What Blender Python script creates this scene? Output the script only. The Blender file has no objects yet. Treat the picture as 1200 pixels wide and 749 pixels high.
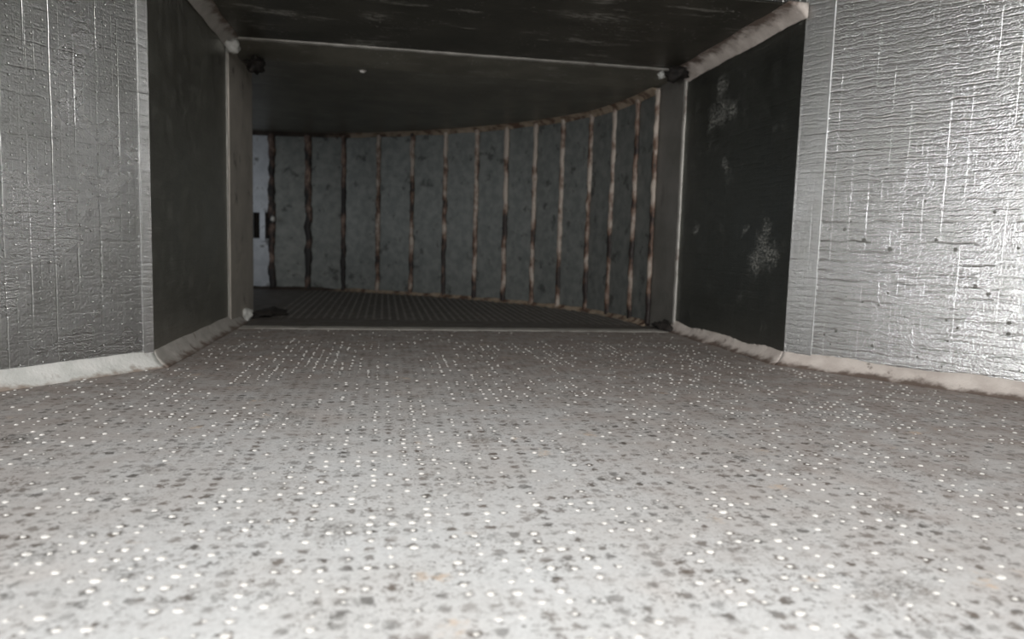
import bpy, bmesh, math, random
from mathutils import Vector, Matrix, noise as mn
random.seed(11)
sc = bpy.context.scene
col = sc.collection

# ------------------------------------------------------------------ camera
cam_d = bpy.data.cameras.new('camera'); cam = bpy.data.objects.new('camera', cam_d); col.objects.link(cam)
# rows of the measured camera frame: right, forward, up expressed in the duct's axes
M_R = Vector((0.98486833, 0.01099236, 0.17295529))
M_F = Vector((-0.17087829, -0.10480535, 0.97970222))
M_D = Vector((-0.02889588, 0.994432, 0.10134112))
cx = Vector((M_R[0], M_F[0], -M_D[0]))      # camera right in world
cd = Vector((M_R[1], M_F[1], -M_D[1]))      # camera down in world
cf = Vector((M_R[2], M_F[2], -M_D[2]))      # camera forward in world
rot = Matrix((cx, -cd, -cf)).transposed()
cam.matrix_world = Matrix.Translation((0, 0, 0.1)) @ rot.to_4x4()
cam_d.sensor_width = 36; cam_d.lens = 860/1200*36
cam_d.clip_start = 0.005; cam_d.clip_end = 20
cam_d.dof.use_dof = True; cam_d.dof.focus_distance = 0.42; cam_d.dof.aperture_fstop = 13
sc.camera = cam

# ------------------------------------------------------------------ world, lights, exposure
w = bpy.data.worlds.new('world'); sc.world = w; w.use_nodes = True
w.node_tree.nodes['Background'].inputs[0].default_value = (0.9, 0.95, 1.0, 1)
w.node_tree.nodes['Background'].inputs[1].default_value = 0.05

def area(name, loc, target, sx, sy, power, colr):
    d = bpy.data.lights.new(name, 'AREA'); d.shape = 'RECTANGLE'; d.size = sx; d.size_y = sy
    d.energy = power; d.color = colr
    o = bpy.data.objects.new(name, d); col.objects.link(o); o.location = loc
    o.rotation_euler = (Vector(target)-Vector(loc)).to_track_quat('-Z', 'Y').to_euler()
    return o
area('duct_mouth_light', (-0.38, -0.12, 0.085), (0.40, 0.5, 0.085), 0.26, 0.08, 3.1, (0.98, 0.99, 1.0))
area('added_top_light', (0.07, -0.07, 0.36), (0.08, 0.34, 0.0), 0.34, 0.22, 3.5, (1.0, 0.99, 0.97))  # added lamp over the camera to brighten the near floor
area('branch_light', (-0.50, 1.20, 0.17), (-0.20, 1.49, 0.15), 0.20, 0.20, 0.18, (0.90, 0.95, 1.0))

sc.view_settings.view_transform = 'Standard'; sc.view_settings.look = 'None'
sc.view_settings.exposure = 0.0; sc.view_settings.gamma = 1.0; sc.view_settings.use_curve_mapping = False

# ------------------------------------------------------------------ node helper
class NT:
    def __init__(s, name, disp=False):
        s.m = bpy.data.materials.new(name); s.m.use_nodes = True
        s.t = s.m.node_tree; s.b = s.t.nodes['Principled BSDF']; s.l = s.t.links
    def n(s, kind, **kw):
        x = s.t.nodes.new(kind)
        for k, v in kw.items(): setattr(x, k, v)
        return x
    def put(s, inp, v):
        if isinstance(v, bpy.types.NodeSocket): s.l.new(v, inp)
        else: inp.default_value = v
    def math(s, op, a, b=0.0, c=0.0, clamp=False):
        x = s.n('ShaderNodeMath', operation=op, use_clamp=clamp)
        s.put(x.inputs[0], a); s.put(x.inputs[1], b); s.put(x.inputs[2], c); return x.outputs[0]
    def vmath(s, op, a, b=(0, 0, 0), sc=None):
        x = s.n('ShaderNodeVectorMath', operation=op); s.put(x.inputs[0], a); s.put(x.inputs[1], b)
        if sc is not None: s.put(x.inputs['Scale'], sc)
        return x.outputs['Value'] if op in ('LENGTH', 'DISTANCE', 'DOT_PRODUCT') else x.outputs[0]
    def noise(s, vec, scale, detail=2.0, rough=0.5, color=False):
        x = s.n('ShaderNodeTexNoise'); s.put(x.inputs['Vector'], vec); x.inputs['Scale'].default_value = scale
        x.inputs['Detail'].default_value = detail; x.inputs['Roughness'].default_value = rough
        return x.outputs['Color' if color else 'Fac']
    def scale(s, vec, v): return s.vmath('MULTIPLY', vec, v)
    def step(s, x, lo, hi, a=0.0, b=1.0):
        r = s.n('ShaderNodeMapRange', interpolation_type='SMOOTHSTEP')
        s.put(r.inputs['Value'], x); s.put(r.inputs['From Min'], lo); s.put(r.inputs['From Max'], hi)
        s.put(r.inputs['To Min'], a); s.put(r.inputs['To Max'], b)
        return r.outputs['Result']
    def mix(s, f, a, b):
        x = s.n('ShaderNodeMix', data_type='RGBA'); s.put(x.inputs[0], f); s.put(x.inputs[6], a); s.put(x.inputs[7], b)
        return x.outputs[2]
    def obj(s): return s.n('ShaderNodeTexCoord').outputs['Object']
    def uv(s): return s.n('ShaderNodeTexCoord').outputs['UV']
    def xyz(s, v):
        x = s.n('ShaderNodeSeparateXYZ'); s.put(x.inputs[0], v); return x.outputs
    def white(s, v):
        x = s.n('ShaderNodeTexWhiteNoise', noise_dimensions='3D'); s.put(x.inputs['Vector'], v); return x.outputs
    def bump(s, h, dist, strength=1.0):
        x = s.n('ShaderNodeBump'); s.put(x.inputs['Height'], h); x.inputs['Distance'].default_value = dist
        x.inputs['Strength'].default_value = strength; s.l.new(x.outputs[0], s.b.inputs['Normal'])
    def line(s, coord, pitch, width, offset=0.0):
        a = s.math('ADD', coord, offset); a = s.math('DIVIDE', a, pitch); a = s.math('FRACT', a)
        a = s.math('ABSOLUTE', s.math('SUBTRACT', a, 0.5)); d = s.math('MULTIPLY', a, pitch)
        return s.step(d, 0.0, width, 1.0, 0.0)

def C(r, g, b): return (r, g, b, 1)

PITCH = 0.0070     # embossing grid of the foil

def mat_foil(name, dots=0.5, vline=0.6, wrinkle=0.6, base=(0.56, 0.56, 0.56), rough=0.25, metal=1.0, dust=0.15, mildew=0.0, scuffs=0.0, hline=0.3, vp=0.0155):
    k = NT(name); uv = k.uv()
    warp = k.vmath('SCALE', k.vmath('SUBTRACT', k.noise(uv, 90, 2, color=True), (0.5, 0.5, 0.5)), sc=0.0040)
    x, y, z = k.xyz(k.vmath('ADD', uv, warp))
    x0, y0, _ = k.xyz(k.vmath('ADD', uv, k.vmath('SCALE', k.vmath('SUBTRACT', k.noise(uv, 40, 1, color=True), (0.5, 0.5, 0.5)), sc=0.0012)))
    # long upright scrim threads, unevenly strong
    v1 = k.math('MULTIPLY', k.line(x0, vp, 0.0006), k.step(k.noise(k.scale(uv, (80, 9, 1)), 1, 2), 0.36, 0.60))
    v2 = k.math('MULTIPLY', k.line(x0, vp/3, 0.0005, 0.001), k.step(k.noise(k.scale(uv, (90, 30, 3)), 1, 3), 0.42, 0.62, 0, 0.45))
    # cross threads, wavy creases
    h1 = k.math('MULTIPLY', k.line(y, 0.0054, 0.0011), k.noise(k.scale(uv, (60, 160, 1)), 1, 3))
    h2 = k.math('MULTIPLY', k.line(y, 0.0083, 0.0009, 0.001), k.step(k.noise(k.scale(uv, (40, 120, 5)), 1, 3), 0.44, 0.60))
    streak = k.noise(k.scale(k.vmath('ADD', uv, warp), (130, 620, 1)), 1, 3, 0.55)
    vstreak = k.noise(k.scale(uv, (800, 90, 1)), 1, 2, 0.5)
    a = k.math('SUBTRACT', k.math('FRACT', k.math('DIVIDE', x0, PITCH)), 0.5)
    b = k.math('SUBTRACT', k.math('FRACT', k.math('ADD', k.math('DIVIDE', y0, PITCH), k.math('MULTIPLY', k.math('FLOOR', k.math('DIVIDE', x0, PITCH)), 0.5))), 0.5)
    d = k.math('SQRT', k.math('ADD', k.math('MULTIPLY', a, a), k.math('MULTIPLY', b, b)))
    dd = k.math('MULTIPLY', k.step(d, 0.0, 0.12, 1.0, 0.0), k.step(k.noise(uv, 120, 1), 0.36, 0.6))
    wr = k.noise(k.scale(uv, (620, 720, 1)), 1, 3, 0.6)
    big = k.noise(uv, 22, 2)
    h = k.math('MULTIPLY', dd, dots)
    h = k.math('ADD', h, k.math('MULTIPLY', k.math('ADD', v1, v2), vline))
    h = k.math('ADD', h, k.math('MULTIPLY', k.math('ADD', h1, h2), hline))
    h = k.math('ADD', h, k.math('MULTIPLY', wr, wrinkle))
    h = k.math('ADD', h, k.math('MULTIPLY', streak, hline*1.0))
    h = k.math('ADD', h, k.math('MULTIPLY', vstreak, vline*0.35))
    h = k.math('ADD', h, k.math('MULTIPLY', big, 0.8))
    k.bump(h, 0.00030)
    blot = k.noise(uv, 14, 4, 0.6)
    colr = k.mix(k.step(blot, 0.35, 0.7), C(*base), C(base[0]*0.82, base[1]*0.82, base[2]*0.80))
    # glints painted paler on threads and embossing, relief shade painted into the creases
    glint = k.math('ADD', k.math('MULTIPLY', k.math('ADD', v1, v2), 0.55*min(1, vline*1.4)), k.math('MULTIPLY', dd, 1.6*min(1, dots*0.5)), clamp=True)
    colr = k.mix(glint, colr, C(min(1, base[0]*1.9), min(1, base[1]*1.9), min(1, base[2]*1.9)))
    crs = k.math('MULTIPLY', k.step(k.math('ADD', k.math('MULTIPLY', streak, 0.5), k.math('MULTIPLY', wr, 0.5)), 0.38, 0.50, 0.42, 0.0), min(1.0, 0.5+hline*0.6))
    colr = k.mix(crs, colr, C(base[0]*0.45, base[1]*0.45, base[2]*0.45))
    metv = metal; r = k.step(blot, 0.3, 0.7, rough-0.04, rough+0.07)
    dm = k.step(k.noise(uv, 55, 5, 0.7), 0.45, 0.75, 0.0, dust)
    if mildew:
        sp = k.step(k.noise(uv, 210, 3, 0.6), 0.70, 0.78); 
        low = k.step(y0, 0.0, 0.16, 1.0, 0.0)
        colr = k.mix(k.math('MULTIPLY', k.math('MULTIPLY', sp, low), mildew), colr, C(0.09, 0.08, 0.075))
    if scuffs:
        sm = k.step(k.noise(k.scale(uv, (1.0, 1.2, 1)), 300, 5, 0.8), 0.44, 0.60)
        tot = None
        for (px, py, rad) in SCUFF_SPOTS:
            dist = k.vmath('DISTANCE', k.vmath('ADD', uv, k.vmath('SCALE', warp, sc=8.0)), (px, py, 0))
            g = k.step(dist, rad*0.1, rad*1.1, 1.0, 0.0)
            tot = g if tot is None else k.math('MAXIMUM', tot, g)
        faint = k.step(k.noise(uv, 26, 4, 0.7), 0.58, 0.70, 0.0, 0.35)
        sm = k.math('MULTIPLY', sm, k.math('MAXIMUM', tot, faint)); sm = k.math('MULTIPLY', sm, scuffs)
        dm = k.math('ADD', dm, sm, clamp=True)
    colr = k.mix(dm, colr, C(0.34, 0.33, 0.30))
    k.put(k.b.inputs['Base Color'], colr)
    k.put(k.b.inputs['Metallic'], k.math('MULTIPLY', k.math('SUBTRACT', 1.0, dm), metv))
    k.put(k.b.inputs['Roughness'], r)
    return k.m

SCUFF_SPOTS = [(0.150, 0.246, 0.020), (0.128, 0.246, 0.018), (0.172, 0.243, 0.016), (0.155, 0.275, 0.018), (0.049, 0.104, 0.018), (0.033, 0.097, 0.016), (0.061, 0.090, 0.018), (0.085, 0.121, 0.010), (0.136, 0.189, 0.009), (0.200, 0.125, 0.010), (0.045, 0.122, 0.010)]
M = {}
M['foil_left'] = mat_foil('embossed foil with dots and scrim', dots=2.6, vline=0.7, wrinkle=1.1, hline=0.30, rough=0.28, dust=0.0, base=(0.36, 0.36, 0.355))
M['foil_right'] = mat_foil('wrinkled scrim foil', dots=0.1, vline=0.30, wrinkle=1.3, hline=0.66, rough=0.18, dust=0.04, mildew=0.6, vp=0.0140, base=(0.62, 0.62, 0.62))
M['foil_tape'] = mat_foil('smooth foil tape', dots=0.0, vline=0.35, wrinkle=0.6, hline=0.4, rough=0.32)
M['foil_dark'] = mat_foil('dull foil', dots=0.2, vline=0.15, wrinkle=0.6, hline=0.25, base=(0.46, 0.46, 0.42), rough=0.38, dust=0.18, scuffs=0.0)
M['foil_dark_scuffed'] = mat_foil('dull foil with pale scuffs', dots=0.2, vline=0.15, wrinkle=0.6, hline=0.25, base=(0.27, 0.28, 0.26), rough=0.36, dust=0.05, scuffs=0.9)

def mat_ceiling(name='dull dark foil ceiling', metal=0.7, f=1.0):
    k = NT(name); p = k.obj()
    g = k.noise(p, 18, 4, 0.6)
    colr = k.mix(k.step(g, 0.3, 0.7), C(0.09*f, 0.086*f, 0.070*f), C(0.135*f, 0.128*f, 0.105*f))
    x, y, z = k.xyz(p)
    spot = None
    for (px, py, rx, ry) in [(0.02, 0.690, 0.035, 0.006), (0.0, 0.684, 0.03, 0.005), (-0.02, 0.829, 0.035, 0.014), (-0.01, 0.735, 0.02, 0.02), (0.19, 0.68, 0.05, 0.02), (-0.105, 0.745, 0.03, 0.012)]:
        dv = k.vmath('LENGTH', k.vmath('DIVIDE', k.vmath('SUBTRACT', k.vmath('MULTIPLY', p, (1, 1, 0)), (px, py, 0)), (rx, ry, 1)))
        q_ = k.step(dv, 0.3, 1.1, 1.0, 0.0); spot = q_ if spot is None else k.math('MAXIMUM', spot, q_)
    spot = k.math('MULTIPLY', spot, k.step(k.noise(k.scale(p, (1, 2.5, 1)), 110, 5, 0.75), 0.45, 0.60, 0, 0.7))
    smear = k.math('MULTIPLY', k.step(k.noise(k.scale(p, (14, 50, 1)), 1, 5, 0.75), 0.57, 0.66), 0.6)
    speck = k.step(k.noise(p, 260, 2, 0.5), 0.62, 0.70, 0, 0.9)
    speck = k.math('MULTIPLY', speck, k.step(k.noise(p, 22, 1), 0.5, 0.6))
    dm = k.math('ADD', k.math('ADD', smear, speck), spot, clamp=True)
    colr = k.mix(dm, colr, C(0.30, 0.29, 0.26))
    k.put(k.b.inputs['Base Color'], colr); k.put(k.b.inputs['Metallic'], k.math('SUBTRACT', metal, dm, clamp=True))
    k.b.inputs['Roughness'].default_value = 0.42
    k.bump(k.math('ADD', k.math('MULTIPLY', k.noise(p, 300, 3), 0.5), k.noise(p, 30, 2)), 0.0004)
    return k.m
M['ceiling'] = mat_ceiling(); M['ceiling_far'] = mat_ceiling('brownish bend ceiling', 0.3, 1.55)

def stains(k, p, pitch, seed, rmin, rmax, lo, soft=0.5, woff=0.0010):
    """dark mould spots that sit on the embossing grid, irregular and of uneven size"""
    wv = k.vmath('SCALE', k.vmath('SUBTRACT', k.noise(p, 520, 2, color=True), (0.5, 0.5, 0.5)), sc=woff*6.5)
    q = k.vmath('SCALE', k.vmath('ADD', p, wv), sc=1/pitch)
    cell = k.vmath('FLOOR', q)
    ctr = k.vmath('ADD', cell, (0.5, 0.5, 0))
    dv = k.vmath('MULTIPLY', k.vmath('SUBTRACT', q, ctr), (1, 1, 0))
    d = k.vmath('LENGTH', dv)
    wn = k.white(k.vmath('ADD', k.vmath('MULTIPLY', cell, (1, 1, 0)), (seed, seed*2, 0.5)))
    r = k.math('MULTIPLY_ADD', wn[0], rmax-rmin, rmin)
    on = k.math('GREATER_THAN', k.xyz(wn[1])[0], lo)
    m = k.step(k.math('SUBTRACT', d, r), -0.24*soft, 0.26*soft, 1.0, 0.0)
    return k.math('MULTIPLY', k.math('MULTIPLY', m, on), k.math('MULTIPLY_ADD', k.xyz(wn[1])[1], 0.5, 0.5))

DIRT = [(-0.173, 0.38, 0.012), (-0.032, 0.222, 0.004), (-0.059, 0.208, 0.003), (-0.102, 0.241, 0.005), (-0.015, 0.252, 0.010), (0.119, 0.224, 0.009), (0.125, 0.232, 0.007), (0.272, 0.291, 0.012),
        (0.203, 0.404, 0.010), (0.049, 0.366, 0.012), (-0.096, 0.327, 0.007), (0.199, 0.249, 0.010), (0.159, 0.190, 0.010), (0.149, 0.186, 0.008), (0.054, 0.258, 0.004), (0.10, 0.299, 0.008), (0.189, 0.304, 0.009),
        (-0.05, 0.42, 0.010), (0.27, 0.45, 0.014), (0.02, 0.47, 0.008), (0.12, 0.36, 0.007), (0.30, 0.38, 0.010), (0.23, 0.34, 0.008), (-0.04, 0.30, 0.006), (0.02, 0.31, 0.005)]
def mat_floor(dots=True, far=False):
    k = NT('dusty embossed floor sheet' if not far else 'grimy ribbed floor sheet'); p = k.obj()
    x, y, z = k.xyz(p)
    big = k.noise(p, 9, 4, 0.6); mid = k.noise(p, 45, 5, 0.7); fine = k.noise(p, 700, 3, 0.6)
    base = k.mix(k.step(fine, 0.3, 0.7), C(0.61, 0.62, 0.62), C(0.74, 0.75, 0.75))
    base = k.mix(k.step(big, 0.35, 0.72, 0, 0.5), base, C(0.50, 0.47, 0.44))
    # brown grime gathered along the side walls and towards the bend
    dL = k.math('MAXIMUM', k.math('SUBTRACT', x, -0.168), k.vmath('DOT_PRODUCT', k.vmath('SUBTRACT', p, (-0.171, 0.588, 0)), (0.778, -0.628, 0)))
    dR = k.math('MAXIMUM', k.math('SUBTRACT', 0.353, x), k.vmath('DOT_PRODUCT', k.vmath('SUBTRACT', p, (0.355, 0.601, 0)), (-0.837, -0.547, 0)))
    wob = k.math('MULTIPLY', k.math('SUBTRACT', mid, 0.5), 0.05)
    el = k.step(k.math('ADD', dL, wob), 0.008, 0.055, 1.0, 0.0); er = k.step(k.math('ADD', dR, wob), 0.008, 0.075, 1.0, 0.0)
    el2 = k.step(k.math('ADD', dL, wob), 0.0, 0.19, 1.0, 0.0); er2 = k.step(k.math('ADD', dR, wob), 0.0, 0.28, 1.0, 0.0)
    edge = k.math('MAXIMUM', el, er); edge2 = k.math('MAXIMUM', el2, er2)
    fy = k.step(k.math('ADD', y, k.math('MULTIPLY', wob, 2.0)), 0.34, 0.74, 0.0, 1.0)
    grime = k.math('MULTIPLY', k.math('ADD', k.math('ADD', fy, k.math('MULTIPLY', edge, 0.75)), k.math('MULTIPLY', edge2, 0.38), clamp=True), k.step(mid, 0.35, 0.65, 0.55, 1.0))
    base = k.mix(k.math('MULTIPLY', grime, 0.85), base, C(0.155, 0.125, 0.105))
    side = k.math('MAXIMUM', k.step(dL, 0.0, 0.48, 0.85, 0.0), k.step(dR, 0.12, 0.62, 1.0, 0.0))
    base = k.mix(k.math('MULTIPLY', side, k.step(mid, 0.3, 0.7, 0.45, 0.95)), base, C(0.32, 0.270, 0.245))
    pinkish = k.step(k.noise(p, 16, 3, 0.6), 0.55, 0.75, 0, 0.35)
    base = k.mix(pinkish, base, C(0.56, 0.50, 0.46))
    # mould
    st = stains(k, p, PITCH, 3.0, 0.08, 0.32, 0.36)
    st = k.math('MULTIPLY', st, k.step(k.noise(p, 48, 3), 0.36, 0.5, 0.35, 1.0))
    st2 = stains(k, p, PITCH*0.5, 9.0, 0.05, 0.30, 0.55, woff=0.0014)
    st2 = k.math('MULTIPLY', st2, k.step(k.noise(p, 38, 3), 0.42, 0.58, 0, 0.95))
    blot = k.math('MULTIPLY', k.step(k.noise(k.vmath('ADD', p, (5, 5, 0)), 60, 6, 0.8), 0.57, 0.66), k.step(k.noise(p, 500, 3), 0.35, 0.6, 0.2, 0.9))
    pat = None
    for (px, py, rr) in DIRT:
        dv = k.vmath('LENGTH', k.vmath('SUBTRACT', k.vmath('ADD', k.vmath('MULTIPLY', p, (1, 1, 0)), k.vmath('SCALE', k.vmath('SUBTRACT', k.noise(p, 130, 3, color=True), (0.5, 0.5, 0.5)), sc=0.02)), (px, py, 0)))
        q_ = k.step(dv, rr*0.2, rr*1.2, 1.0, 0.0); pat = q_ if pat is None else k.math('MAXIMUM', pat, q_)
    gran = k.step(k.noise(p, 520, 4, 0.75), 0.42, 0.58)
    pat = k.math('MULTIPLY', pat, gran)
    colb = k.mix(0.5, base, C(0.20, 0.15, 0.11)); base = k.mix(k.math('MULTIPLY', pat, 0.55), base, colb)
    st = k.math('MAXIMUM', st, k.math('MULTIPLY', pat, 0.7))
    dk = k.math('MAXIMUM', k.math('MAXIMUM', st, st2), k.math('MAXIMUM', blot, k.math('MULTIPLY', k.step(k.noise(k.vmath('ADD', p, (3, 1, 0)), 380, 4, 0.75), 0.54, 0.63, 0, 0.75), k.step(k.noise(p, 24, 3), 0.38, 0.58, 0.3, 1.0))))
    dark = k.mix(k.step(mid, 0.4, 0.6), C(0.075, 0.068, 0.06), C(0.12, 0.092, 0.072))
    colr = k.mix(k.math('MULTIPLY', dk, 0.92), base, dark)
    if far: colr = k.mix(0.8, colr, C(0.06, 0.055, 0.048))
    rust = k.math('MULTIPLY', k.step(k.noise(k.vmath('ADD', p, (2, 9, 0)), 34, 3, 0.6), 0.64, 0.74, 0, 0.6), k.step(k.noise(p, 300, 2), 0.4, 0.6))
    colr = k.mix(rust, colr, C(0.62, 0.46, 0.32))
    k.put(k.b.inputs['Base Color'], colr); k.b.inputs['Metallic'].default_value = 0.12
    k.put(k.b.inputs['Roughness'], k.step(mid, 0.3, 0.7, 0.55, 0.72))
    k.bump(k.math('ADD', k.math('MULTIPLY', fine, 0.35), k.math('MULTIPLY', k.noise(p, 60, 3), 1.0)), 0.0005)
    return k.m
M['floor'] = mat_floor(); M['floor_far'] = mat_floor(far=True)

def simple(name, c1, c2, scale=60, rough=0.5, metal=0.0, bump=0.0003, grime=None, gscale=40, glo=0.5, ghi=0.65, stretch=(1, 1, 1), gamt=0.9, spec=0.5):
    k = NT(name); p = k.obj(); n1 = k.noise(p, scale, 4, 0.6)
    colr = k.mix(k.step(n1, 0.3, 0.7), C(*c1), C(*c2))
    if grime:
        g = k.step(k.noise(k.scale(p, stretch), gscale, 4, 0.65), glo, ghi, 0, gamt)
        colr = k.mix(g, colr, C(*grime))
    k.put(k.b.inputs['Base Color'], colr); k.b.inputs['Roughness'].default_value = rough; k.b.inputs['Metallic'].default_value = metal
    k.b.inputs['Specular IOR Level'].default_value = spec
    k.bump(k.noise(p, scale*6, 3), bump)
    return k.m
M['bump'] = simple('bright embossed bump', (0.74, 0.73, 0.70), (0.86, 0.82, 0.77), 200, 0.32, 0.2, 0.0001)
M['sealant_white'] = simple('white sealant', (0.50, 0.50, 0.47), (0.62, 0.61, 0.58), 60, 0.5, 0, 0.0006, (0.20, 0.15, 0.11), 70, 0.58, 0.75, gamt=0.6)
M['sealant_pink'] = simple('stained pinkish sealant', (0.48, 0.41, 0.37), (0.62, 0.55, 0.50), 60, 0.5, 0, 0.0006, (0.08, 0.055, 0.04), 48, 0.54, 0.66, gamt=0.85)
M['sealant_grey'] = simple('greyish sealant', (0.34, 0.32, 0.29), (0.42, 0.39, 0.36), 60, 0.5, 0, 0.0006, (0.10, 0.07, 0.05), 48, 0.60, 0.72, gamt=0.8)
def mat_bead(name, c1, c2, grime, amount, lo, hi, blot=0.6):
    """hand-laid sealant; dirt has gathered along its far edge (v = 1) and in patches"""
    k = NT(name); p = k.obj(); u, v, _ = k.xyz(k.uv())
    colr = k.mix(k.step(k.noise(p, 60, 4), 0.3, 0.7), C(*c1), C(*c2))
    e = k.math('ADD', v, k.math('MULTIPLY', k.math('SUBTRACT', k.noise(p, 55, 4, 0.65), 0.5), 1.5))
    g = k.math('MAXIMUM', k.step(e, lo, hi, 0, amount), k.step(k.noise(p, 75, 5, 0.7), 0.60, 0.70, 0, blot))
    k.put(k.b.inputs['Base Color'], k.mix(g, colr, C(*grime))); k.b.inputs['Roughness'].default_value = 0.55
    k.bump(k.noise(p, 300, 3), 0.0005); return k.m
M['sealant_white'] = mat_bead('white sealant', (0.55, 0.55, 0.52), (0.66, 0.65, 0.62), (0.20, 0.14, 0.10), 0.8, 0.68, 1.05, 0.3)
M['sealant_pink'] = mat_bead('stained pinkish sealant', (0.50, 0.44, 0.40), (0.64, 0.58, 0.53), (0.09, 0.06, 0.045), 0.92, 0.50, 0.95, 0.75)
M['sealant_grey'] = mat_bead('greyish sealant', (0.36, 0.34, 0.31), (0.46, 0.43, 0.40), (0.12, 0.08, 0.06), 0.88, 0.55, 1.0, 0.5)
k = NT('brown stained sealant'); p = k.obj(); x, y, z = k.xyz(p)
cc = k.mix(k.step(k.noise(p, 60, 4), 0.3, 0.7), C(0.26, 0.20, 0.14), C(0.36, 0.29, 0.22))
cc = k.mix(k.step(k.noise(p, 40, 4, 0.65), 0.46, 0.60, 0, 0.9), cc, C(0.085, 0.045, 0.03))
far = k.step(k.math('ADD', x, k.math('MULTIPLY', k.noise(p, 30, 3), 0.10)), -0.08, 0.02, 0.9, 0.0)      # black mould where the wall turns off into the branch
k.put(k.b.inputs['Base Color'], k.mix(far, cc, C(0.025, 0.018, 0.015))); k.b.inputs['Roughness'].default_value = 0.65
k.bump(k.noise(p, 300, 3), 0.0006); M['sealant_tan'] = k.m
def mat_seam(name, pale, brown, black, bias):
    k = NT(name); p = k.obj(); x, y, z = k.xyz(p)
    g = k.math('ADD', k.noise(k.scale(p, (1, 1, 0.8)), 26, 4, 0.6), k.math('MULTIPLY', k.math('SUBTRACT', 0.15, z), 0.45))
    g = k.math('ADD', g, bias)
    colr = k.mix(k.step(g, 0.40, 0.56), C(*pale), C(*brown)); colr = k.mix(k.step(g, 0.53, 0.62), colr, C(*black))
    k.put(k.b.inputs['Base Color'], colr); k.b.inputs['Roughness'].default_value = 0.6
    k.bump(k.noise(p, 260, 3), 0.0006); return k.m
M['seam_rusty'] = mat_seam('stained seam sealant', (0.42, 0.36, 0.31), (0.13, 0.075, 0.05), (0.022, 0.015, 0.013), 0.0)
M['seam_dark'] = mat_seam('mouldy seam sealant', (0.26, 0.18, 0.14), (0.07, 0.042, 0.032), (0.014, 0.011, 0.010), 0.09)
M['galvanised'] = simple('mottled galvanised sheet', (0.16, 0.170, 0.162), (0.235, 0.243, 0.228), 70, 0.5, 0.5, 0.0002, (0.05, 0.05, 0.045), 46, 0.57, 0.68, (1, 1, 1), 0.7)
M['galvanised_lit'] = simple('lit galvanised sheet', (0.42, 0.44, 0.47), (0.55, 0.57, 0.60), 50, 0.45, 0.4, 0.0002, (0.14, 0.14, 0.14), 50, 0.56, 0.7)  # lighter bluish copy of the galvanised sheet, branch light painted into it
M['strip_wall'] = simple('brownish grey end strip', (0.40, 0.37, 0.33), (0.50, 0.46, 0.41), 24, 0.5, 0.3, 0.0002, (0.08, 0.07, 0.055), 30, 0.55, 0.75)
M['strip_wall_dark'] = simple('dark end strip', (0.13, 0.125, 0.11), (0.18, 0.17, 0.155), 24, 0.45, 0.4, 0.0002, (0.06, 0.055, 0.045), 30, 0.55, 0.75, (1, 1, 0.3))
M['joint'] = simple('pale joint edge', (0.42, 0.40, 0.37), (0.52, 0.50, 0.46), 80, 0.4, 0.3, 0.0001, (0.16, 0.12, 0.10), 30, 0.55, 0.7)
M['strip_floor'] = simple('grimy flat joint strip', (0.36, 0.34, 0.31), (0.44, 0.42, 0.385), 60, 0.6, 0, 0.0003, (0.10, 0.08, 0.065), 40, 0.5, 0.7, gamt=0.6)
M['mould'] = simple('black mould and gap shade', (0.012, 0.010, 0.009), (0.03, 0.024, 0.02), 120, 0.8, 0, 0.0006)
M['board'] = simple('duct board core', (0.25, 0.22, 0.12), (0.30, 0.27, 0.16), 120, 0.9)
M['mould_grey'] = simple('grey mould spot', (0.10, 0.10, 0.09), (0.17, 0.165, 0.155), 400, 0.8, 0, 0.0001)

# ------------------------------------------------------------------ mesh helpers
def link(name, bm, mat, parent=None, smooth=False, label=None, cat=None, group=None, kind=None):
    me = bpy.data.meshes.new(name); bm.normal_update(); bm.to_mesh(me); bm.free()
    if smooth:
        for p_ in me.polygons: p_.use_smooth = True
    me.materials.append(mat)
    o = bpy.data.objects.new(name, me); col.objects.link(o)
    if parent: o.parent = parent
    tag(o, label, cat, group, kind); return o
def tag(o, label=None, cat=None, group=None, kind=None):
    if label: o['label'] = label
    if cat: o['category'] = cat
    if group: o['group'] = group
    if kind: o['kind'] = kind
def empty(name, loc, **kw):
    o = bpy.data.objects.new(name, None); col.objects.link(o); o.location = loc; o.empty_display_size = 0.02; tag(o, **kw); return o

def slab(bm, p0, p1, z0, z1, th, z0b=None, z1b=None, u0=0.0):
    """upright board; its inner face runs p0->p1, thickness goes to the RIGHT of that direction. UV in metres on all faces"""
    a = Vector((p0[0], p0[1], 0)); b = Vector((p1[0], p1[1], 0)); d = (b-a); L = d.length; d.normalize()
    n = Vector((d.y, -d.x, 0))*th
    z0b = z0 if z0b is None else z0b; z1b = z1 if z1b is None else z1b
    P = [(a, z0), (b, z0b), (b, z1b), (a, z1)]
    f = [bm.verts.new((q.x, q.y, z)) for q, z in P]; g = [bm.verts.new((q.x+n.x, q.y+n.y, z)) for q, z in P]
    uvl = bm.loops.layers.uv.verify()
    us = {f[0]: (u0, z0), f[1]: (u0+L, z0b), f[2]: (u0+L, z1b), f[3]: (u0, z1)}
    for q, r in zip(g, f): us[q] = us[r]
    for idx in ([f[0], f[1], f[2], f[3]], [g[3], g[2], g[1], g[0]], [f[1], f[0], g[0], g[1]], [f[2], f[1], g[1], g[2]], [f[3], f[2], g[2], g[3]], [f[0], f[3], g[3], g[0]]):
        fc = bm.faces.new(idx)
        for lp in fc.loops: lp[uvl].uv = us[lp.vert]

def wall(name, p0, p1, z0, z1, mat, th=0.02, parent=None, **kw):
    bm = bmesh.new(); slab(bm, p0, p1, z0, z1, th); return link(name, bm, mat, parent, **kw)

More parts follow.
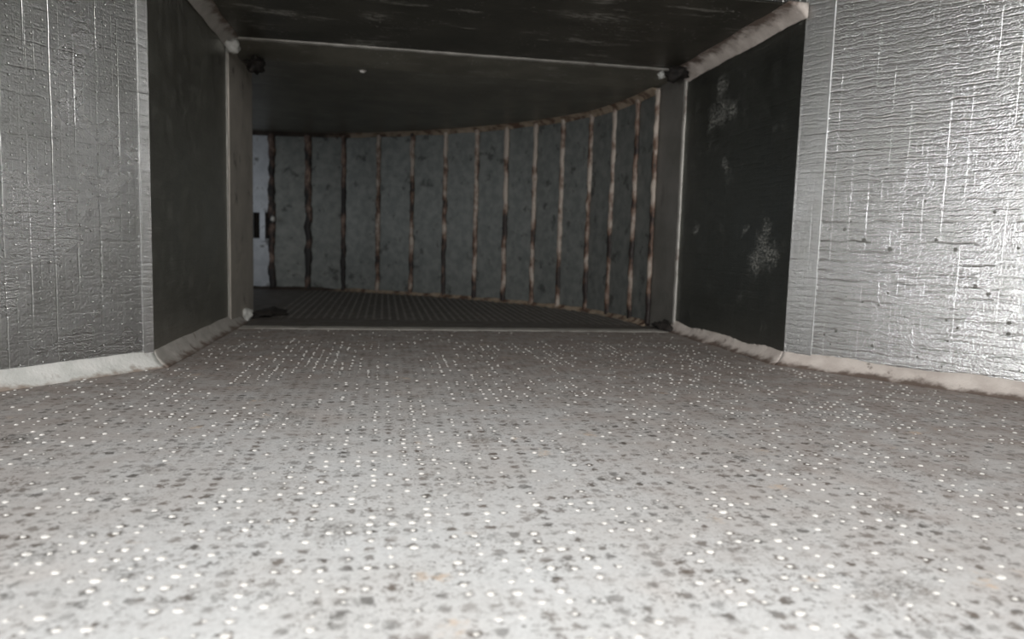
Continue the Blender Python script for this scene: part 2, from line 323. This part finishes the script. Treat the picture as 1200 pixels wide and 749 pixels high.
def plate(bm, pts, zt, zb):
    """horizontal sheet from a plan outline"""
    t = [bm.verts.new((x, y, zt)) for x, y in pts]; b = [bm.verts.new((x, y, zb)) for x, y in pts]
    bm.faces.new(t); bm.faces.new(b[::-1])
    for i in range(len(pts)):
        j = (i+1) % len(pts); bm.faces.new((t[j], t[i], b[i], b[j]))
    bmesh.ops.recalc_face_normals(bm, faces=bm.faces)

def bead(pts, A, B, wa, wb, seed=0, step=0.004, rag=0.25, belly=0.42):
    """fillet of sealant laid in an inside corner along pts: reaches wa along A and wb along B, ragged like hand-tooled caulk"""
    cuv = {}; CV = (0.5, 0, 0.05, 0.35, 0.5, 0.65, 0.95, 1.0)
    bm = bmesh.new(); pts = [Vector(p) for p in pts]; A = [Vector(a).normalized() for a in A]; B = [Vector(b).normalized() for b in B]
    rings = []; s = 0.0
    for i in range(len(pts)-1):
        L = (pts[i+1]-pts[i]).length; n = max(2, int(L/step))
        for j in range(n + (1 if i == len(pts)-2 else 0)):
            t = j/n; p = pts[i].lerp(pts[i+1], t); a = A[i].lerp(A[i+1], t); b = B[i].lerp(B[i+1], t); s_ = s+L*t
            k1 = 1+rag*mn.noise(Vector((s_*22, seed, 0)))*1.1+rag*0.3*mn.noise(Vector((s_*160, seed, 3)))
            k2 = 1+rag*mn.noise(Vector((s_*22, seed, 7)))*1.1+rag*0.3*mn.noise(Vector((s_*160, seed, 9)))
            bl = belly+0.05*mn.noise(Vector((s_*60, seed, 5)))
            u, v = wa*k1, wb*k2
            prof = [(0, 0), (u, 0), (u*0.985, v*0.05), (u*(bl+0.14), v*(bl-0.16)), (u*bl, v*bl), (u*(bl-0.16), v*(bl+0.14)), (u*0.05, v*0.985), (0, v)]
            ring = [bm.verts.new(p+a*q+b*r) for q, r in prof]; rings.append(ring)
            for vi, v_ in enumerate(ring): cuv[v_] = (s_, CV[vi])
        s += L
    m = len(rings[0])
    for r0, r1 in zip(rings, rings[1:]):
        for q in range(m): bm.faces.new((r0[q], r0[(q+1) % m], r1[(q+1) % m], r1[q]))
    bm.faces.new(rings[0]); bm.faces.new(rings[-1][::-1])
    bmesh.ops.recalc_face_normals(bm, faces=bm.faces)
    uvl = bm.loops.layers.uv.verify()
    for fc in bm.faces:
        for lp in fc.loops: lp[uvl].uv = cuv[lp.vert]
    return bm

def ribbon(pts, W, H, N, seed=0, step=0.004, rag=0.2, waist=0.0):
    """raised flat-domed strip centred on pts; W half-width direction*size, N outward, H height"""
    bm = bmesh.new(); p0, p1 = Vector(pts[0]), Vector(pts[1]); Wv = Vector(W); Nv = Vector(N).normalized()
    L = (p1-p0).length; n = max(3, int(L/step)); rings = []
    for i in range(n+1):
        t = i/n; s_ = L*t; p = p0.lerp(p1, t)
        kl = 1+rag*2*mn.noise(Vector((s_*45, seed, 1)))+rag*mn.noise(Vector((s_*170, seed, 2)))
        kr = 1+rag*2*mn.noise(Vector((s_*45, seed, 4)))+rag*mn.noise(Vector((s_*170, seed, 6)))
        h = H*(1+0.5*mn.noise(Vector((s_*70, seed, 8))))
        rings.append([bm.verts.new(p-Wv*kl-Nv*0.0006), bm.verts.new(p-Wv*kl+Nv*h*0.25), bm.verts.new(p-Wv*kl*0.55+Nv*h*0.9), bm.verts.new(p+Nv*h),
                      bm.verts.new(p+Wv*kr*0.55+Nv*h*0.9), bm.verts.new(p+Wv*kr+Nv*h*0.25), bm.verts.new(p+Wv*kr-Nv*0.0006)])
    m = 7
    for r0, r1 in zip(rings, rings[1:]):
        for q in range(m): bm.faces.new((r0[q], r0[(q+1) % m], r1[(q+1) % m], r1[q]))
    bm.faces.new(rings[0]); bm.faces.new(rings[-1][::-1])
    bmesh.ops.recalc_face_normals(bm, faces=bm.faces); return bm

def lump(c, r, seed, sub=3, amp=0.5, freq=1.2):
    bm = bmesh.new(); bmesh.ops.create_icosphere(bm, subdivisions=sub, radius=1.0)
    for v in bm.verts:
        k = 1+amp*mn.fractal(v.co*freq+Vector((seed, seed*3, 0)), 0.8, 2.0, 3)
        v.co = Vector((v.co.x*r[0]*k+c[0], v.co.y*r[1]*k+c[1], v.co.z*r[2]*k+c[2]))
    return bm

# ------------------------------------------------------------------ the setting
XL, XR = -0.168, 0.353           # the two side walls of the straight run
YC, YJ = 0.592, 0.850            # start of the straight run, joint with the elbow
ZC, ZE, ZF = 0.3115, 0.302, 0.37            # ceilings
LC, RC = (-0.171, 0.588), (0.355, 0.601)
dl = Vector((-0.067, -0.083)).normalized(); dr = Vector((0.100, -0.153)).normalized()
LF = (LC[0]+dl.x*0.42, LC[1]+dl.y*0.42); RF = (RC[0]+dr.x*0.42, RC[1]+dr.y*0.42)
YB = -0.75
# curved outer wall of the elbow: plan points of its seams, height of the top edge
SEAM = [(-0.2502, 1.497), (-0.2144, 1.493), (-0.1457, 1.485), (-0.0778, 1.468), (-0.0119, 1.438), (0.0503, 1.395), (0.1079, 1.350), (0.1593, 1.304),
        (0.2043, 1.256), (0.2444, 1.207), (0.2773, 1.153), (0.3075, 1.097), (0.3241, 1.035), (0.3350, 0.967), (0.3390, 0.905)]

bm = bmesh.new()
plate(bm, [(LF[0]-.06, YB), (RF[0]+.06, YB), (RF[0]+.06, RF[1]), (RC[0]+.03, RC[1]), (0.375, YJ), (-0.19, YJ), (LC[0]-.03, LC[1]), (LF[0]-.06, LF[1])], 0.0, -0.012)
floor = link('floor', bm, M['floor'], kind='structure', label='dusty light grey floor sheet with embossed bumps and dark mould spots', cat='floor')
bm = bmesh.new()
outer = [(x+(0.012 if x > 0 else 0), y+0.012) for x, y in SEAM][::-1]
plate(bm, [(-0.19, YJ), (0.375, YJ)]+[(0.36, 0.905)]+outer+[(-1.0, 1.52), (-1.0, 0.90), (-0.19, 0.90)], 0.0, -0.012)
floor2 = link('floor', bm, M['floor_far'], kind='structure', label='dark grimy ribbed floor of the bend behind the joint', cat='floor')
bm = bmesh.new()          # the ceiling stops short of the mouth, left open for the added top lamp
plate(bm, [(LC[0]-.03, 0.604), (RC[0]+.03, 0.604), (0.375, YJ), (-0.19, YJ)], ZC+0.02, ZC)
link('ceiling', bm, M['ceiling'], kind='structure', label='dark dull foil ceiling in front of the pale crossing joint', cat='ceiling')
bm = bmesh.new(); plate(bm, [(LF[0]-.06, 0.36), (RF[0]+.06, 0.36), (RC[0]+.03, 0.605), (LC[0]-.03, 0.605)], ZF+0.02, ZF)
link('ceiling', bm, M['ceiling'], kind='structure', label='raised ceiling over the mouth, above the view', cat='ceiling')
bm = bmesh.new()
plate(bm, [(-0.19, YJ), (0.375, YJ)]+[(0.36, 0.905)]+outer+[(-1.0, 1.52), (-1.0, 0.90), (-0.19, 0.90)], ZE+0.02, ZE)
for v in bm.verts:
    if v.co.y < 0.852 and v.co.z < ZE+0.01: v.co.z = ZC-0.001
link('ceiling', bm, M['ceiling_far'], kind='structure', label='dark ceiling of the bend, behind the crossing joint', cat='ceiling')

# side walls (inner face first, thickness outwards)
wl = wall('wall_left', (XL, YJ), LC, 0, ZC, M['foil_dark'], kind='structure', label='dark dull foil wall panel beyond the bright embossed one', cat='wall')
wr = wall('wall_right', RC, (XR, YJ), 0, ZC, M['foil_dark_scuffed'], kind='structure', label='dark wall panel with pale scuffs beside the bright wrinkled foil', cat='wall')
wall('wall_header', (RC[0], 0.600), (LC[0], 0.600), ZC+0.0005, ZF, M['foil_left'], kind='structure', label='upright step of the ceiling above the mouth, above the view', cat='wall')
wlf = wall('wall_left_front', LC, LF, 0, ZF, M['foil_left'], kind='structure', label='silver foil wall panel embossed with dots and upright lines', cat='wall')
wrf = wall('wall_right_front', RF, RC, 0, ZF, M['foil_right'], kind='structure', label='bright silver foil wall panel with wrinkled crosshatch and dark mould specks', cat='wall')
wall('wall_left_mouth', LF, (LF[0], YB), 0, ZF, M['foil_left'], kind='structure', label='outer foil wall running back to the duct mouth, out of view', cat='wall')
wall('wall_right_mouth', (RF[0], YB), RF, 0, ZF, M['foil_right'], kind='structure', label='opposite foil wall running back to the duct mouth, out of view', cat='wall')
# strips beyond the joint
wall('wall_left_end', (-0.163, 0.975), (-0.166, YJ+0.001), 0, ZC-0.002, M['strip_wall'], kind='structure', label='narrow brownish grey wall strip beyond the thin pale upright joint', cat='wall')
wall('wall_right_end', (0.351, YJ+0.001), (0.3405, 0.905), 0, ZC-0.002, M['strip_wall_dark'], kind='structure', label='narrow dark wall strip between the last curved seam and pale upright joint', cat='wall')
wall('wall_branch_inner', (-1.0, 0.975), (-0.183, 0.975), 0, ZE, M['galvanised'], kind='structure', label='inner wall of the side branch, hidden behind the strip', cat='wall')
wall('wall_branch_outer', (-0.2502, 1.497), (-1.0, 1.50), 0, ZE, M['galvanised_lit'], kind='structure', label='outer wall of the side branch, hidden behind the strip', cat='wall')
# foil tape where the splayed panels meet the straight run
def tape(a, d, n, w, z0, z1, parent, label):
    bm = bmesh.new(); a = Vector(a)+n*0.0008; b = a+d*w
    if n.x*d.y-n.y*d.x > 0: a, b = b, a
    slab(bm, a, b, z0, z1, 0.0008); link('foil_tape', bm, M['foil_tape'], parent, label=label)
nl = Vector((-dl.y, dl.x)); nr = Vector((dr.y, -dr.x))
if nl.x < 0: nl = -nl
if nr.x > 0: nr = -nr
tape(LC, dl, nl, 0.008, 0.0, ZF, wlf, 'narrow smooth edge tape')
tape(RC, dr, nr, 0.025, 0.0, ZF, wrf, 'smooth foil tape strip')

# curved wall: every sheet strip and every seam a piece of its own
wb = empty('wall_back', (0.1, 1.4, 0), kind='structure', label='curved wall of grey metal strips divided by rust stained seams', cat='wall')
for i in range(len(SEAM)-1):
    a, b = SEAM[i], SEAM[i+1]
    d = (Vector(b)-Vector(a)).normalized()
    pale = i == 0
    n_in = Vector((-d.y, d.x)); n_in = n_in if n_in.y < 0 else -n_in
    off = -n_in*random.uniform(0.0, 0.0015)
    bm = bmesh.new()
    a2, b2 = Vector(a)+off, Vector(b)+off
    if pale:
        slab(bm, b2, a2, 0.148, ZE, 0.004) ; slab(bm, b2, a2, 0.0, 0.098, 0.004)
    else: slab(bm, b2, a2, 0.0, ZE, 0.004)
    bmesh.ops.recalc_face_normals(bm, faces=bm.faces)
    for v in bm.verts: v.co -= Vector((0.1, 1.4, 0))
    link('metal_strip', bm, M['galvanised_lit' if pale else 'galvanised'], wb, label='pale metal strip broken by a dark gap' if pale else None)
bm = bmesh.new(); slab(bm, (SEAM[1][0]+0.004-0.1, SEAM[1][1]+0.012-1.4), (SEAM[0][0]-0.02-0.1, SEAM[0][1]+0.012-1.4), 0.085, 0.16, 0.004); bmesh.ops.recalc_face_normals(bm, faces=bm.faces)
link('gap_backing', bm, M['mould'], wb, label='black sheet added for the shade in the gap of the pale strip')  # black sheet put in so the gap looks shaded, not mould
for i, (x, y) in enumerate(SEAM[1:], 1):
    j = min(i+1, len(SEAM)-1); d = (Vector(SEAM[j])-Vector(SEAM[i-1])).normalized()
    n_in = Vector((-d.y, d.x)); n_in = n_in if n_in.y < 0.0 or abs(n_in.y) < 0.2 and n_in.x < 0 else -n_in
    if n_in.dot(Vector((0.0, 0.9))-Vector((x, y))) < 0: n_in = -n_in
    half = (0.0062 if i in (1, 2) else 0.0045)
    bm = ribbon([(x-0.1, y-1.4, 0.001), (x-0.1, y-1.4, ZE-0.001)], (d.x*half, d.y*half, 0), 0.0035, (n_in.x, n_in.y, 0), seed=i*3.7, rag=0.28)
    link('seam_sealant', bm, M['seam_dark' if i in (1, 2, 3) else 'seam_rusty'], wb, smooth=True, label='blackened seam' if i in (1, 2, 3) else None)

# ------------------------------------------------------------------ embossed bumps of the floor sheet
def dome(bm, x, y, r, h, rings=2, seg=8, z=0.0):
    prev = None
    for q in range(rings):
        t = q/rings*math.pi/2; rr = r*math.cos(t); zz = z-0.0002+h*math.sin(t)
        ring = [bm.verts.new((x+rr*math.cos(2*math.pi*s/seg), y+rr*math.sin(2*math.pi*s/seg), zz)) for s in range(seg)]
        if prev:
            for s in range(seg): bm.faces.new((prev[s], prev[(s+1) % seg], ring[(s+1) % seg], ring[s]))
        prev = ring
    top = bm.verts.new((x, y, z+h-0.0002))
    for s in range(seg): bm.faces.new((prev[s], prev[(s+1) % seg], top))
near, rest = [], []
iy = 24
while iy*PITCH < 0.83:
    y = (iy+0.5)*PITCH
    for ix in range(-42, 74):
        x = (ix+0.5)*PITCH
        # stay inside the walls
        if y > YC-0.01:
            if not (XL+0.014 < x < XR-0.014): continue
        else:
            if x < LC[0]-(YC-y)*0.80+0.016 or x > RC[0]+(YC-y)*0.65-0.016: continue
        rn = mn.noise(Vector((x*30, y*11, 4.0)))
        pr = 0.36+0.6*rn
        if y > 0.74: pr *= 0.3
        if random.random() > pr: continue
        k = random.uniform(0.5, 1.2)
        rec = (x+random.uniform(-.0007, .0007), y+random.uniform(-.0007, .0007), 0.00125*k, 0.0007*k)
        # roughly inside the frame?
        v = Vector((rec[0], rec[1], -0.1)); fz = v.dot(cf); px = 600+860*v.dot(cx)/fz; py = 374.5+860*v.dot(cd)/fz
        if fz > 0 and -5 < px < 1205 and py < 752: near.append((fz, rec))
        elif fz > 0.1: rest.append(rec)
    iy += 1
near.sort(key=lambda t: t[0])
singles = [r for _, r in near[:290]]; rest += [r for _, r in near[290:]]
bm = bmesh.new(); dome(bm, 0, 0, 1.0, 1.0, 3, 12, z=0.0002)
pro = link('embossed_bump', bm, M['bump'], floor, smooth=True)
for i, (x, y, r, h) in enumerate(singles):
    o = pro if i == 0 else pro.copy()
    if i: col.objects.link(o)
    o.location = (x, y, -0.0001); o.scale = (r*random.uniform(.9, 1.25), r, h); o.parent = floor
bm = bmesh.new()
for r in rest: dome(bm, *r, 2, 7)
link('small_bumps', bm, M['bump'], floor, smooth=True, kind='stuff')
# ribs of the bend's floor
bm = bmesh.new()
x = XL+0.03
while x < 0.33:
    y1 = 1.45 if x < 0 else 0.9+0.55*math.sqrt(max(0, 1-(x/0.345)**2))-0.04
    if y1 > 0.93:
        q = [(-0.0020, 0), (-0.0014, 0.0016), (0.0014, 0.0016), (0.0020, 0)]
        A_ = [bm.verts.new((x+u, 0.880 if v else 0.876, -0.0002)) for u, v in q]; B_ = [bm.verts.new((x+u, y1, v-0.0002)) for u, v in q]
        for s in range(3): bm.faces.new((A_[s], A_[s+1], B_[s+1], B_[s]))
        bm.faces.new(A_[::-1]); bm.faces.new(B_)
    x += PITCH*1.5
link('floor_ribs', bm, simple('grimy rib', (0.16, 0.150, 0.135), (0.26, 0.245, 0.22), 40, 0.6, 0.2), floor2, kind='stuff')
# flat joint strip across the floor
bm = ribbon([(XL+0.003, 0.853, 0), (XR-0.004, 0.853, 0)], (0, 0.017, 0), 0.0005, (0, 0, 1), seed=2.2, rag=0.1)
link('floor_joint_strip', bm, M['strip_floor'], smooth=True, label='flat grey joint strip across the floor before the dark bend', cat='joint strip')

# ------------------------------------------------------------------ sealant beads
up, dn = (0, 0, 1), (0, 0, -1)
def B(name, bmx, mat, label, cat='sealant bead', group=None): return link(name, bmx, M[mat], smooth=True, label=label, cat=cat, group=group)
nL = (nl.x, nl.y, 0); nR = (nr.x, nr.y, 0)
B('sealant_bead', bead([(LF[0], LF[1], 0), (LC[0], LC[1], 0)], [up, up], [nL, Vector(nL)+Vector((1, 0, 0))], 0.0125, 0.010, 1.1, rag=0.12), 'sealant_white', 'white sealant bead along the foot of the embossed silver panel')
B('sealant_bead', bead([(LC[0], LC[1], 0), (XL, YJ+.05, 0)], [up, up], [Vector(nL)+Vector((1, 0, 0)), (1, 0, 0)], 0.0125, 0.012, 2.3, rag=0.08), 'sealant_grey', 'grey white sealant bead along the foot of the dark unscuffed panel')
B('sealant_bead', bead([(RC[0], RC[1], 0), (XR, YJ+.02, 0)], [up, up], [Vector(nR)+Vector((-1, 0, 0)), (-1, 0, 0)], 0.0115, 0.012, 3.9, rag=0.32), 'sealant_pink', 'stained pinkish sealant bead along the foot of the scuffed dark panel')
B('sealant_bead', bead([(RF[0], RF[1], 0), (RC[0], RC[1], 0)], [up, up], [nR, Vector(nR)+Vector((-1, 0, 0))], 0.0125, 0.011, 4.7, rag=0.2), 'sealant_pink', 'pinkish white sealant bead along the foot of the crosshatched silver panel')
B('sealant_bead', bead([(XL, LC[1]-0.02, ZC), (XL, YJ, ZC)], [dn, dn], [(1, 0, 0), (1, 0, 0)], 0.011, 0.013, 5.2, rag=0.1), 'sealant_grey', 'grey sealant bead where the unscuffed dark wall meets the ceiling')
B('sealant_bead', bead([(XR, RC[1]-0.006, ZC), (XR, YJ, ZC)], [dn, dn], [(-1, 0, 0), (-1, 0, 0)], 0.013, 0.018, 6.4, rag=0.15), 'sealant_pink', 'thick stained sealant bead where the scuffed wall meets the ceiling')
pts = [(x, y) for x, y in SEAM]
def curve_bead(z, vert, wa, wbb, seed, rag, name, mat, label, p=pts):
    nrm = []
    for i in range(len(p)):
        a = Vector(p[max(i-1, 0)]); b = Vector(p[min(i+1, len(p)-1)]); d = (b-a).normalized(); n = Vector((-d.y, d.x))
        if n.dot(Vector((0.0, 0.9))-Vector(p[i])) < 0: n = -n
        nrm.append((n.x, n.y, 0))
    B(name, bead([(x, y, z) for x, y in p], [vert]*len(p), nrm, wa, wbb, seed, rag=rag), mat, label)
curve_bead(ZE, dn, 0.0075, 0.009, 7.1, 0.2, 'sealant_bead', 'sealant_tan', 'tan sealant bead along the top of the curved wall')
curve_bead(0, up, 0.0060, 0.008, 8.1, 0.4, 'sealant_bead', 'sealant_tan', 'brown stained sealant bead along the foot of the curved wall')

# joint edges around the duct's end
B('joint_edge', ribbon([(XL+0.006, YJ, ZC), (XR-0.012, YJ, ZC)], (0, 0.0045, 0), 0.0016, (0, 0, -1), 9.3, rag=0.1), 'joint', 'thin pale joint line crossing the ceiling', 'joint strip')
B('joint_edge', ribbon([(XL, YJ, 0.008), (XL, YJ, ZC-0.006)], (0, 0.003, 0), 0.0010, (1, 0, 0), 10.3, rag=0.06), 'joint', 'thin upright joint line beside the narrow brownish strip', 'joint strip')
B('joint_edge', ribbon([(XR-0.001, YJ, 0.004), (XR-0.001, YJ, ZC-0.008)], (0, 0.004, 0), 0.0016, (-1, 0, 0), 11.3, rag=0.06), 'joint', 'bright thin upright joint line beside the scuffed dark panel', 'joint strip')

# lumps in the corners of the joint
B('sealant_lump', lump((-0.161, 0.848, 0.302), (0.008, 0.010, 0.008), 3.1), 'sealant_white', 'small pale sealant lump in the ceiling corner above the unscuffed wall', 'sealant lump')
B('mould_clump', lump((-0.146, 0.893, 0.294), (0.009, 0.016, 0.009), 5.4, amp=0.8), 'mould', 'black clump hanging in the ceiling corner by the narrow brownish strip', 'mould clump')
B('mould_clump', lump((0.334, 0.835, 0.304), (0.013, 0.014, 0.007), 7.9, amp=0.8), 'mould', 'black clump in the ceiling corner above the scuffed wall', 'mould clump')
B('sealant_lump', lump((0.321, 0.850, 0.305), (0.004, 0.006, 0.005), 8.8), 'sealant_white', 'tiny white sealant lump against the black ceiling clump', 'sealant lump')
B('mould_clump', lump((0.343, 0.862, 0.003), (0.009, 0.022, 0.008), 9.9, amp=0.8), 'mould', 'black clump on the floor corner at the foot of the bright upright joint', 'mould clump')
B('sealant_lump', lump((-0.164, 0.925, 0.006), (0.008, 0.012, 0.009), 12.2), 'sealant_white', 'pale sealant lump on the floor at the foot of the brownish strip', 'sealant lump')
B('mould_clump', lump((-0.148, 0.99, 0.002), (0.018, 0.04, 0.006), 13.2, amp=0.8), 'mould', 'low dark clump on the floor behind the pale lump', 'mould clump')

# fastener in the bend's ceiling
r = empty('fastener', (-0.0274, 0.9227, ZE), label='tiny pale round fastener head on the dark bend ceiling', cat='fastener')
bm = bmesh.new(); bmesh.ops.create_cone(bm, cap_ends=True, segments=20, radius1=0.0044, radius2=0.0050, depth=0.0008, matrix=Matrix.Translation((0, 0, -0.0004)))
link('washer', bm, M['joint'], r)
bm = bmesh.new(); bmesh.ops.create_uvsphere(bm, u_segments=16, v_segments=8, radius=0.0032)
for v in bm.verts: v.co.z = v.co.z*0.6-0.0008
link('head', bm, M['bump'], r, smooth=True)

# metal pieces in the dark gap of the pale strip
t = empty('bent_bracket', (-0.232, 1.49, 0.12), label='small bright bent bracket in the dark gap of the pale strip', cat='bracket')
bm = bmesh.new(); slab(bm, (0.006, -0.006), (-0.004, -0.004), -0.026, 0.03, 0.002, z1b=0.036); bmesh.ops.recalc_face_normals(bm, faces=bm.faces)
link('upright_tab', bm, M['galvanised_lit'], t)
bm = lump((0.021, -0.010, 0.016), (0.004, 0.003, 0.006), 3.3, 2)
link('sealant_dab', bm, M['sealant_white'], t, smooth=True)

# mould spots on the bright foil, each on its own
SP = [(0.046, 0.121, 3.6), (0.062, 0.112, 4.0), (0.083, 0.105, 4.2), (0.130, 0.106, 3.2), (0.116, 0.113, 2.4), (0.145, 0.079, 3.4), (0.154, 0.074, 2.8), (0.084, 0.070, 2.6), (0.170, 0.108, 2.4),
      (0.153, 0.134, 2.6), (0.156, 0.127, 1.8), (0.169, 0.054, 3.0), (0.169, 0.046, 3.0), (0.128, 0.052, 2.0), (0.106, 0.143, 1.8), (0.075, 0.026, 3.0), (0.045, 0.035, 2.8), (0.098, 0.052, 1.8), (0.130, 0.036, 1.8)]
rs = random.Random(5)
for _ in range(16): SP.append((rs.uniform(0.03, 0.20), 0.016+0.05*rs.random()**1.6, rs.uniform(1.0, 2.4)))
for _ in range(8): SP.append((rs.uniform(0.05, 0.19), rs.uniform(0.06, 0.16), rs.uniform(0.9, 1.8)))
for i, (u, z, s) in enumerate(SP):
    bm = bmesh.new(); c = Vector((RC[0]+dr.x*u, RC[1]+dr.y*u, z)); du = Vector((dr.x, dr.y, 0)); nn = Vector((nr.x, nr.y, 0))
    R_ = s*0.00052; seg = 14
    rim = [bm.verts.new(c+(du*math.cos(q*2*math.pi/seg)+Vector((0, 0, 1))*math.sin(q*2*math.pi/seg))*R_*(1+0.55*mn.noise(Vector((q*1.3, i*5.1, 2))))-nn*0.0001) for q in range(seg)]
    inn = [bm.verts.new(c+(v.co-c)*0.6+nn*0.0005) for v in rim]
    for q in range(seg): bm.faces.new((rim[q], rim[(q+1) % seg], inn[(q+1) % seg], inn[q]))
    bm.faces.new(inn); bmesh.ops.recalc_face_normals(bm, faces=bm.faces)
    link('mould_spot', bm, M['mould_grey'], wrf, smooth=True)
